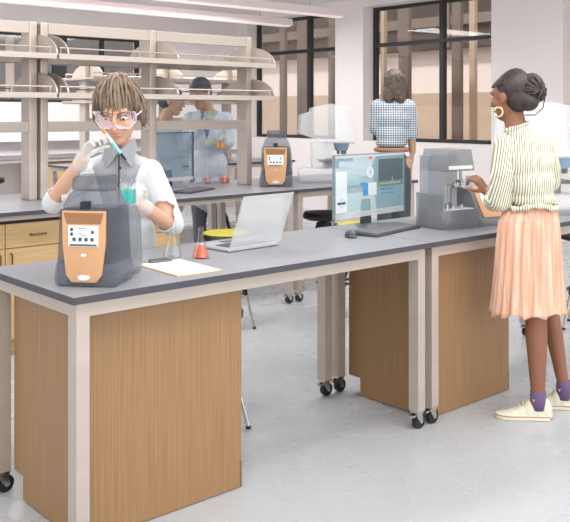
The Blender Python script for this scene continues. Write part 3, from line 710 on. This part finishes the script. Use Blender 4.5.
# --- woman in the peach skirt
WD = 4.42; P = frame(527, WD); WK = WD/FPX
wo = empty('person', ground(527, WD), 'woman in cream striped blouse and peach pleated skirt standing at the right bench', 'person', VROT)
HW = hmat(P(510, 97, 0), 1.04, math.radians(44), math.radians(-6))
b = MB(); head_into(b, HW)
b.chain((P(513, 112, .01), .052), (P(516, 128, .0), .056), (P(520, 145, 0), .07))
for (x, y, dv, rx, ry, rz) in ((524, 152, .0, .14, .07, .09), (527, 175, 0, .10, .07, .14), (531, 200, .01, .09, .065, .12), (530, 228, .03, .12, .085, .10)): b.ell(P(x, y, dv), (rx, ry, rz))
b.chain((P(503, 148, 0), .045), (P(501, 203, .05), .038), (P(492, 196, .15), .030), (P(487, 192, .20), .027))
b.chain((P(546, 148, 0), .045), (P(551, 180, .09), .036), (P(528, 184, .24), .028))
leg_into(b, P(522, 240, .02), P(536, 318, -.02), P(538, 392, -.02), 1.06)
leg_into(b, P(543, 240, .06), P(550, 312, .16), P(563, 383, .14), .9)
b.chain((P(538, 388, -.02), .034), (P(536, 404, -.02), .034)); b.chain((P(563, 382, .14), .031), (P(563, 395, .14), .031))
hand_into(b, P(487, 192, .205), V((-.55, .15, .75)), V((-.6, .6, -.45)), 1.0, 1.05, 1)
hand_into(b, P(528, 184, .245), V((-.8, .4, .05)), V((0, .2, -1)), .95, .5, -1)
b.blob('body', M['skin_w'], wo, voxel=.0055, smooth=3)
face_parts(wo, HW, 'lip_w', .62); brows(wo, HW, M['hair_w'])
# hair: swept-back braids into a large bun
b = MB()
def Eh(bb, H, c, r, rx=0):
    t = bmesh.new(); bmesh.ops.create_uvsphere(t, u_segments=20, v_segments=14, radius=1); bb.add(t, H @ Matrix.Translation(V(c)) @ Matrix.Rotation(rx, 4, 'X') @ Matrix.Diagonal((*r, 1)))
Eh(b, HW, (0, -.032, .042), (.083, .094, .086)); Eh(b, HW, (0, -.05, -.01), (.072, .07, .07))
Eh(b, HW, (.030, -.108, .028), (.066, .058, .078)); Eh(b, HW, (0, -.10, -.03), (.05, .05, .05))
hr = b.blob('hair', M['hair_w'], wo, voxel=.006, smooth=3, cut=lambda c: (lambda q: q.y > .064 or (q.y > .042 and q.z < .078 - .3*(q.y-.045)))(HW.inverted() @ c))
b = MB(); rnd = random.Random(3)
for i in range(26):
    th = -1.35+2.7*i/25; pts = []
    for k in range(9):
        f = k/8; ph = math.radians(50+92*f)   # from hairline over the crown to the bun
        y = -.022+.102*math.cos(ph)*(1-.1*f); r = .088*math.sin(max(.12, ph if ph < 1.57 else ph))
        x = .086*math.sin(th)*(1-.45*f*f) ; z = .042+.089*math.cos(th)*math.sin(math.radians(22+120*f))*1.02
        pts.append(HW @ V((x, y, z)))
    b.tube(pts, .0048, 6)
for i in range(16):
    a0 = rnd.uniform(0, 6.28); tilt = rnd.uniform(-.9, .9); pts = []
    for k in range(11):
        a = a0+k*.36; v = V((math.cos(a)*.066, math.sin(a)*.05, 0)); v.rotate(Matrix.Rotation(tilt, 3, 'X') @ Matrix.Rotation(rnd.uniform(-.05, .05)+tilt*1.3, 3, 'Y'))
        pts.append(HW @ (V((.030, -.114, .024))+v*1.04+V((0, 0, .01*math.sin(a)))))
    b.tube(pts, .008, 6)
b.tube([P(*q) for q in ((537, 80, -.02), (543, 86, -.02), (545, 97, -.02), (543, 108, -.03), (535, 115, -.04), (525, 115, -.05))], .003, 6)
b.build('braids', M['hair_w'], hr, 'all')
b = MB(); b.tube([P(498.5+4.2*math.cos(a), 112+4.6*math.sin(a), -.088-.012*math.cos(a)) for a in [2*math.pi*k/24 for k in range(25)]], .0052, 8, False); b.build('hoop_earring', M['gold'], wo, 'all')
MB().ell(P(528, 111, -.062), (.006, .006, .006)).build('hair_pin', M['badge'], wo)
# blouse
b = MB()
for (x, y, dv, rx, ry, rz) in ((524, 148, 0, .155, .085, .075), (527, 162, -.005, .140, .10, .11), (531, 182, -.005, .122, .105, .11), (533, 198, 0, .112, .098, .06)): b.ell(P(x, y, dv), (rx, ry, rz))
b.chain((P(516, 129, 0), .06), (P(521, 143, 0), .085))
b.chain((P(543, 146, 0), .058), (P(549, 168, .06), .058), (P(550, 182, .10), .052), (P(538, 184, .20), .045))
nk = P(514, 122, 0); cuff = P(494, 199, .17); cd = (P(485, 191, .22)-P(499, 203, .05)).normalized()
cuf2 = P(538, 184, .2); cd2 = (P(528, 184, .24)-P(552, 180, .09)).normalized()
def cutb(c):
    return c.z > nk.z-.018+(nk.x-c.x)*-.25 or ((c-cuff).dot(cd) > 0 and (c-cuff).length < .09) or ((c-cuf2).dot(cd2) > .0 and (c-cuf2).length < .08)
bl = b.blob('blouse', M['blouse'], wo, voxel=.007, smooth=6, cut=cutb, thick=.003)
b = MB(); b.chain((P(507, 147, -.01), .066), (P(503, 172, -.02), .063), (P(501, 200, .03), .064), (P(494, 199, .15), .05))
M['sleeve'] = stripes('cream_olive_striped_sleeve', '#eeecdc', '#98916f', 27, .5, th=(.3, .6), rot=(0, math.radians(-9), 0)); folds(M['sleeve'])
b.blob('sleeve', M['sleeve'], wo, voxel=.007, smooth=5, cut=lambda c: (c-cuff).dot(cd) > 0 and (c-cuff).length < .09, thick=.003)
b = MB(); cc = P(516, 126.5, 0); b.tube([cc+V((.060*math.cos(a), .056*math.sin(a), .020*math.cos(a)+.0)) for a in [2*math.pi*k/30 for k in range(31)]], .009, 8, False); b.build('collar', M['blouse'], bl, 'all')
b = MB(); ccu = cuff-cd*.012; ax = cd.cross(V((0, 0, 1))).normalized(); ay = cd.cross(ax)
b.tube([ccu+(ax*math.cos(a)+ay*math.sin(a))*.052 for a in [2*math.pi*k/24 for k in range(25)]], .012, 8, False); b.build('cuff', M['blouse'], bl, 'all')
hem = P(532.5, 206, 0)
b = MB(); b.tube([hem+V((.118*math.cos(a), .094*math.sin(a), .01*math.sin(3*a))) for a in [2*math.pi*k/40 for k in range(41)]], [.013+.004*math.sin(k*1.7) for k in range(41)], 8, False); b.build('tied_hem', M['blouse'], bl, 'all')
# skirt
rows = [(204, 511, 555), (212, 504, 557), (222, 500, 558.5), (245, 498, 560), (270, 496, 561.5), (295, 493.5, 563.5), (313, 491, 565.5)]
bm = bmesh.new(); rings = []; NS = 180
for j in range(25):
    f = j/24*(len(rows)-1); i = min(int(f), len(rows)-2); g_ = f-i; y, xa, xb = [rows[i][k]*(1-g_)+rows[i+1][k]*g_ for k in range(3)]
    c = P((xa+xb)/2, y, .03); rx = (xb-xa)/2*WK; ry = rx*.80; amp = .002+.011*min(1, f/3); ring = []
    for k in range(NS):
        a = 2*math.pi*k/NS; w = math.sin(a*22+.6*math.sin(a*5+j*.05))+.4*math.sin(a*9+1)
        r = 1+amp*w/rx*.6; dz = (.009*math.sin(a*11+.5)+.006*math.sin(a*5)+.014*math.sin(a+2.6)) if j == 24 else 0
        ring.append(bm.verts.new((c.x+rx*r*math.cos(a), c.y+ry*r*math.sin(a), c.z+dz)))
    rings.append(ring)
for r0, r1 in zip(rings, rings[1:]):
    for k in range(NS): bm.faces.new((r0[k], r1[k], r1[(k+1) % NS], r0[(k+1) % NS]))
q = MB(); q.bm.free(); q.bm = bm; sk = q.build('skirt', M['skirt'], wo, 'all')
t_ = sk.modifiers.new('t', 'SOLIDIFY'); t_.thickness = .002
# socks and shoes
for (ax_, ay_, dv, L, td) in ((538, 396, -.02, .262, (-1, .12)), (564, 388, .14, .25, (-1, .2))):
    an = P(ax_, ay_, dv); an.z = .1
    MB().tube([an+V((0, 0, -.05)), an+V((0, 0, 0)), an+V((0, 0, .045))], [.039, .040, .038], 16).build('sock', M['sock'], wo, 'all')
    shoe(wo, an, td, L, 0, M['canvas'], M['sole'])

# --- man with goggles and pipette, between the first two rows
MD = 4.30; P = frame(117, MD)
ma = empty('person', ground(117, MD), 'man in white lab coat and goggles raising a pipette, holding a teal beaker', 'person', VROT)
HM = hmat(P(119, 112, -.03), 1.32, math.radians(180), math.radians(-20), math.radians(0))
b = MB(); head_into(b, HM)
b.chain((P(119, 130, .03), .062), (P(119, 150, .04), .066), (P(119, 166, .05), .08))
for (x, y, rx, ry, rz) in ((119, 172, .20, .10, .10), (119, 200, .165, .11, .16), (119, 235, .15, .10, .17), (119, 268, .165, .11, .13)): b.ell(P(x, y, .06), (rx, ry, rz))
# his right arm (picture left): elbow out, forearm up
wr = P(82, 160, -.16); el = P(52, 202, -.04)
b.chain((P(88, 173, .05), .05), (el, .042), (wr, .030))
el2 = P(172, 226, -.02); wr2 = P(143, 206, -.20)
b.chain((P(150, 173, .05), .05), (el2, .041), (wr2, .031))
leg_into(b, P(107, 272, .06), P(106, 350, .06), P(105, 412, .08), 1.05); leg_into(b, P(131, 272, .06), P(132, 350, .06), P(133, 412, .08), 1.05)
bo = b.blob('body', [M['skin_m'], M['under']], ma, voxel=.008, smooth=3, assign=lambda c: 1 if c.z < P(0, 154, 0).z and abs(c.x) < .2 and c.y > -.1 else 0)
face_parts(ma, HM, 'lip_m'); brows(ma, HM, M['hair_m'])
# gloved hands
b = MB(); hd = P(92, 138, -.20)-wr; hand_into(b, wr, hd, V((.9, -.3, .1)), 1.2, .85, 1); b.chain((wr-hd*.25, .038), (wr+hd*.1, .036))
b.blob('glove', M['glove'], ma, voxel=.006, smooth=3)
b = MB(); hd = P(128, 196, -.26)-wr2; hand_into(b, wr2, hd, V((-.1, -.95, .2)), 1.1, .65, 1); b.chain((wr2-hd*.25, .038), (wr2+hd*.1, .035))
b.blob('glove', M['glove'], ma, voxel=.006, smooth=3)
# shirt and coat
shb = [(119, 172, .175, .115, .09), (119, 200, .155, .125, .16), (119, 240, .155, .115, .18)]
b = MB()
for (x, y, rx, ry, rz) in shb: b.ell(P(x, y, .06), (rx, ry, rz))
b.chain((P(119, 150, .03), .072), (P(119, 163, .05), .10))
zc = P(119, 147, 0).z
b.blob('shirt', M['shirt_m'], ma, voxel=.009, smooth=3, cut=lambda c: c.z > zc)
b = MB(); cx_ = P(119, 145, -.02)
for s in (-1, 1): b.prism([(0, 0), (s*.075, .065), (s*.088, .02), (s*.062, -.085)], 'y', -.006, .006, .003, m=Matrix.Translation(P(119, 151, -.075)) @ Matrix.Rotation(s*.35, 4, 'Z'))
b.build('collar', M['shirt_m'], ma)
for y in (168, 182, 196): MB().tube([P(120, y, -.062), P(120, y, -.076)], .007, 10).build('button', M['black'], ma)
b = MB(); b.tube([P(119, y, -.072-(.003 if y > 170 else 0)) for y in (155, 175, 200, 225)], .004, 6); b.build('placket', M['black_metal'], ma)
b = MB()
for (x, y, rx, ry, rz) in ((119, 173, .195, .115, .09), (119, 200, .18, .135, .17), (119, 240, .19, .14, .2), (119, 285, .21, .15, .2)): b.ell(P(x, y, .06), (rx, ry, rz))
b.chain((P(119, 154, .05), .085), (P(119, 166, .05), .12))
b.chain((P(88, 172, .05), .065), (P(67, 190, -.0), .06), (P(53, 203, -.03), .054), (P(59, 194, -.06), .052))
b.chain((P(150, 172, .05), .065), (P(163, 200, .01), .060), (P(173, 225, -.01), .056), (P(167, 222, -.05), .053))
v0 = P(119, 220, 0)
def cutc(c):
    if c.z > P(119, 150, 0).z: return True
    d = (wr-el).normalized(); 
    if (c-el).dot(d) > .045 and (c-(el+d*.08)).length < .12 and c.x < -.25 and c.y < .0 and c.z > el.z: return (c-el).cross(d).length < .085
    d2 = (wr2-el2).normalized()
    if (c-el2).dot(d2) > .05 and (c-el2).cross(d2).length < .09 and c.y < -.02 and c.x > .12: return True
    w = .028+.115*max(0, (c.z-v0.z))/(P(0, 150, 0).z-v0.z)
    return c.y < .06 and abs(c.x) < w
ct = b.blob('lab_coat', M['coat'], ma, voxel=.008, smooth=5, cut=cutc, thick=.004)
# trousers & shoes
b = MB(); leg_into(b, P(107, 262, .06), P(106, 345, .06), P(105, 408, .08), 1.25); leg_into(b, P(131, 262, .06), P(132, 345, .06), P(133, 408, .08), 1.25); b.ell(P(119, 262, .06), (.165, .115, .12))
b.blob('trousers', M['pants'], ma, voxel=.011, smooth=3)
for x in (105, 133): shoe(ma, P(x, 415, .08), (0 if x > 110 else -.1, -1), .27, 0, M['shoe_k'], M['black'], False)
# hair: long fringe, tousled
b = MB(); Eh(b, HM, (0, -.018, .045), (.086, .102, .088)); Eh(b, HM, (0, -.04, .0), (.082, .085, .075))
def cut_face(c):
    q = HM.inverted() @ c; return q.y > .052 and q.z < .035
hm_ = b.blob('hair', M['hair_m'], ma, voxel=.008, smooth=3, cut=cut_face)
b = MB(); b2 = MB(); rnd = random.Random(11)
for i in range(120):
    th = rnd.uniform(-1.45, 1.45) if i < 90 else rnd.choice((-1, 1))*rnd.uniform(1.2, 1.9); x1 = .086*math.sin(th); pts = []; y1 = .098*math.cos(th)-.018
    zend = rnd.uniform(-.002, .03) if abs(th) < 1.1 else rnd.uniform(-.055, -.015)
    rr = rnd.uniform(1.02, 1.09)
    for k in range(8):
        f = k/7; ph = f*math.pi/2; x = x1*math.sin(ph)*rr+.010*math.sin(3*f+i); y = -.025+(y1+.025)*math.sin(ph)*rr; z = .133*math.cos(ph)**.9*1.0+(zend)*math.sin(ph)+.008*math.sin(2*f)
        if f > .85: z -= .01
        pts.append(HM @ V((x, y, z*rr)))
    (b if i % 3 else b2).tube(pts, [.004, .006, .0065, .0065, .006, .0055, .0045, .002], 5)
b.build('hair_locks', M['hair_m'], hm_, 'all'); b2.build('highlighted_locks', M['hair_m2'], hm_, 'all')
# goggles
b = MB(); pts = [(-.072, .024), (.072, .024), (.074, -.012), (.05, -.032), (.016, -.026), (0, -.008), (-.016, -.026), (-.05, -.032), (-.074, -.012)]
def curve(m): 
    return m
gb = bmesh.new(); 
def gp(x, z, off): return HM @ V((x, .104-off-x*x*7.5, z))
va = [gb.verts.new(gp(x, z, 0)) for x, z in pts]; vb = [gb.verts.new(gp(x, z, .004)) for x, z in pts]; n = len(pts)
gb.faces.new(va); gb.faces.new(vb[::-1])
for i in range(n): gb.faces.new((va[i], va[(i+1) % n], vb[(i+1) % n], vb[i]))
b.add(gb); gl = b.build('goggles', M['goggles'], ma)
b = MB(); b.tube([gp(x, z, -.001) for x, z in pts+pts[:1]], .0032, 6, False)
for s in (-1, 1): b.tube([HM @ V((s*x, y, z)) for x, y, z in ((.075, .062, .01), (.086, .03, .012), (.088, -.02, .008))], .005, 6)
b.build('goggle_rim', M['goggles_rim'], gl)

# pipette (held) and beaker (held) are things of their own
pt = empty('pipette', ground(103, MD-.24), 'slim pipette with orange tip and teal barrel raised before the man\'s chest', 'pipette', VROT); Q = frame(103, MD-.24)
A, B_ = Q(103, 130), Q(126, 160)
d = B_-A
cyl('tip', M['pip_o'], pt, A, A+d*.12, .009, 12); cyl('barrel', M['pip_w'], pt, A+d*.12, A+d*.42, .008, 12); cyl('liquid_column', M['pip_t'], pt, A+d*.42, A+d*.78, .0075, 12); cyl('plunger', M['black_metal'], pt, A+d*.78, B_, .0055, 12)
Q = frame(128, MD-.33); g0 = ground(128, MD-.33); zb = Q(128, 204).z
bk = empty('beaker', (g0[0], g0[1], zb), 'clear beaker of teal liquid in the man\'s gloved hand', 'beaker')
MB().lathe([(0, 0), (.037, 0), (.038, .003), (.038, .105), (.041, .108), (.039, .108), (.036, .104), (.036, .004), (0, .004)], seg=28).build('glass_body', M['glass'], bk, True)
MB().lathe([(0, .0045), (.035, .0045), (.035, .066), (0, .066)], seg=28).build('liquid', M['teal'], bk, True)

# --- person in gingham shirt seen from behind
PD = 7.0; P = frame(394, PD)
pe = empty('person', ground(394, PD), 'person with long dark hair in blue gingham shirt, seen from behind', 'person', VROT)
HP = hmat(P(394, 84, 0), .98, math.radians(-14), 0)
b = MB(); head_into(b, HP); b.chain((P(394, 92, 0), .052), (P(394, 104, 0), .06))
for (x, y, rx, ry, rz) in ((394, 112, .17, .09, .09), (392, 135, .12, .09, .14), (391.5, 158, .11, .09, .10)): b.ell(P(x, y, 0), (rx, ry, rz))
b.chain((P(376, 106, 0), .05), (P(376, 128, .04), .04), (P(382, 132, .2), .03)); hand_into(b, P(382, 132, .2), V((.5, .8, .1)), V((0, .2, -1)), .95, .5, 1)
b.chain((P(408, 106, 0), .05), (P(411, 132, .01), .040), (P(412.5, 152, .03), .028)); hand_into(b, P(412.5, 152, .03), V((.02, .05, -1)), V((-1, .2, 0)), .95, .4, -1)
leg_into(b, P(386, 165, 0), P(386, 215, 0), P(385, 293, 0)); leg_into(b, P(402, 165, 0), P(403, 215, .02), P(403, 293, 0))
b.blob('body', M['skin_a'], pe, voxel=.008, smooth=3)
b = MB()
for (x, y, rx, ry, rz) in ((393.5, 108, .17, .10, .07), (393.5, 118, .16, .11, .12), (392.5, 134, .135, .11, .12), (391.5, 143, .13, .11, .05)): b.ell(P(x, y, 0), (rx, ry, rz))
b.chain((P(394, 99, 0), .075), (P(394, 106, 0), .10))
b.chain((P(378, 107, 0), .065), (P(376, 128, .03), .058), (P(380, 131, .12), .05)); b.chain((P(408, 107, 0), .065), (P(410.5, 128, .01), .057), (P(411.5, 134, .01), .052))
b.blob('shirt', M['plaid'], pe, voxel=.009, smooth=5, thick=.003)
b = MB(); wc = P(391.5, 149.5, 0); b.tube([wc+V((.128*math.cos(a), .112*math.sin(a), 0)) for a in [2*math.pi*k/30 for k in range(31)]], .017, 8, False); b.build('belt', M['belt'], pe, 'all')
b = MB(); b.ell(P(391.5, 162, 0), (.138, .12, .11)); leg_into(b, P(385, 166, 0), P(385, 215, 0), P(385, 288, 0), 1.25); leg_into(b, P(399, 168, 0), P(403, 215, .02), P(403, 288, 0), 1.2)
b.blob('trousers', M['pants'], pe, voxel=.011, smooth=3)
for x in (385, 403): shoe(pe, P(x, 295, 0), (0, 1), .26, 0, M['shoe_k'], M['black'], False)
b = MB(); Eh(b, HP, (0, -.012, .035), (.082, .102, .094)); b.ell(P(394, 92, -.05), (.085, .06, .10)); b.ell(P(389.5, 95, -.04), (.055, .06, .10)); b.ell(P(399, 96, -.05), (.05, .05, .10))
hp_ = b.blob('hair', M['hair_p'], pe, voxel=.009, smooth=4, cut=lambda c: (HP.inverted() @ c).y > .06 and (HP.inverted() @ c).z < .03)
b = MB(); rnd = random.Random(5)
for i in range(34):
    th = -1.4+2.8*i/33; pts = []
    for k in range(8):
        f = k/7; pts.append(V((math.sin(th)*(.078+.010*f), -.012-math.cos(th)*(.108-.02*f), 0))+V((P(394, 78, 0).x, 0, P(394, 74+26*f+rnd.uniform(0, 1.2), 0).z)))
    b.tube(pts, [.004, .007, .007, .007, .007, .006, .005, .002], 5)
b.build('hair_locks', M['hair_p'], hp_, 'all')

# --- two lab-coated men behind the shelving
def coated(x0, D, hx, hy, yaw, pitch, k, label, lean, sho, arms, shirt=None, hairmat='hair_k'):
    P = frame(x0, D); t = empty('person', ground(x0, D), label, 'person', VROT)
    H = hmat(P(hx, hy, lean), k, yaw, pitch); b = MB(); head_into(b, H); ny = P(x0, sho, 0)
    b.chain((H @ V((0, -.01, -.04)), .055), (ny+V((0, 0, .02)), .06)); zt = ny.z
    for (dz, rx, ry, rz) in ((-.07, .17, .09, .10), (-.25, .15, .1, .16), (-.48, .15, .1, .17), (-.66, .16, .11, .13)): b.ell(V((0, 0, zt+dz)), (rx, ry, rz))
    hips = zt-.68
    leg_into(b, V((-.08, 0, hips)), V((-.08, 0, .48)), V((-.08, .02, .09))); leg_into(b, V((.08, 0, hips)), V((.08, 0, .48)), V((.08, .02, .09)))
    gl = []
    for s, (e, w, hdir, hn) in arms.items():
        e, w = P(*e), P(*w); b.chain((V((s*.165, 0, zt-.07)), .055), (e, .042), (w, .029)); gl.append((e, w, V(hdir), V(hn), s))
    b.blob('body', [M['skin_a'], M['under']], t, voxel=.009, smooth=3, assign=lambda c: 1 if c.z < zt-.03 and abs(c.x) < .2 and c.y > -.12 else 0); face_parts(t, H, 'lip_m'); brows(t, H, M['hair_k'])
    for e, w, hd, hn, s in gl:
        g_ = MB(); hand_into(g_, w, hd, hn, 1.05, .7, s); g_.chain((w-hd.normalized()*.05, .036), (w+hd.normalized()*.02, .034)); g_.blob('glove', M['glove_y'], t, voxel=.008, smooth=2)
    c = MB()
    for (dz, rx, ry, rz) in ((-.07, .19, .11, .10), (-.25, .18, .125, .17), (-.5, .185, .13, .2), (-.75, .20, .14, .2)): c.ell(V((0, 0, zt+dz)), (rx, ry, rz))
    c.chain((V((0, 0, zt-.01)), .085), (V((0, 0, zt-.06)), .10))
    for e, w, hd, hn, s in gl: c.chain((V((s*.165, 0, zt-.07)), .075), (e, .064), (e+(w-e)*.8, .05))
    vz = zt-.25
    def cut(q):
        if shirt and q.y < .02 and q.z > vz and abs(q.x) < .06*(q.z-vz)/.25+.004: return True
        return q.z > zt+.015
    c.blob('lab_coat', M['coat_b'], t, voxel=.010, smooth=4, cut=cut, thick=.004)
    if shirt:
        s_ = MB(); s_.ell(V((0, 0, zt-.07)), (.15, .098, .09)); s_.ell(V((0, 0, zt-.2)), (.14, .105, .14)); s_.blob('shirt', shirt, t, voxel=.011, smooth=3)
    l = MB(); leg_into(l, V((-.08, 0, hips)), V((-.08, 0, .48)), V((-.08, .02, .1)), 1.2); leg_into(l, V((.08, 0, hips)), V((.08, 0, .48)), V((.08, .02, .1)), 1.2); l.ell(V((0, 0, hips)), (.165, .115, .11)); l.blob('trousers', M['pants_g'], t, voxel=.012, smooth=3)
    for x in (-.08, .08): shoe(t, V((x, .02, 0)), (0, -1), .26, 0, M['shoe_k'], M['black'], False)
    h = MB(); Eh(h, H, (0, -.02, .045), (.082, .098, .085)); Eh(h, H, (0, -.045, .0), (.078, .075, .07))
    h.blob('hair', M[hairmat], t, voxel=.009, smooth=3, cut=lambda q: (H.inverted() @ q).y > .048 and (H.inverted() @ q).z < .05)
    return t
coated(165, 8.45, 172, 101, math.radians(-95), math.radians(-8), 1.22, 'dark-haired man in pale lab coat shown in profile, left of the two far men', 0, 123,
       {1: ((186, 146, -.05), (199, 136, -.12), (.5, -.2, .6), (-.3, -.6, .3)), -1: ((150, 150, 0), (160, 165, -.15), (.7, -.4, -.1), (0, 0, -1))})
coated(208, 8.2, 200, 94, math.radians(155), math.radians(-22), 1.22, 'dark-haired man in pale lab coat and blue shirt looking down at an amber flask', -.08, 112,
       {1: ((228, 142, -.03), (214, 142, -.20), (.8, -.2, .1), (.0, .3, .8)), -1: ((190, 140, 0), (207, 120, -.22), (.5, -.1, .6), (.4, -.7, 0))}, M['shirt_blue'])
g0 = ground(221, 7.92); zb = EYE-(148-HY)/FPX*7.92
flask((g0[0], g0[1], zb), 'flask of amber liquid held by the far man in the blue shirt', .045, .17, 'amber', .3)
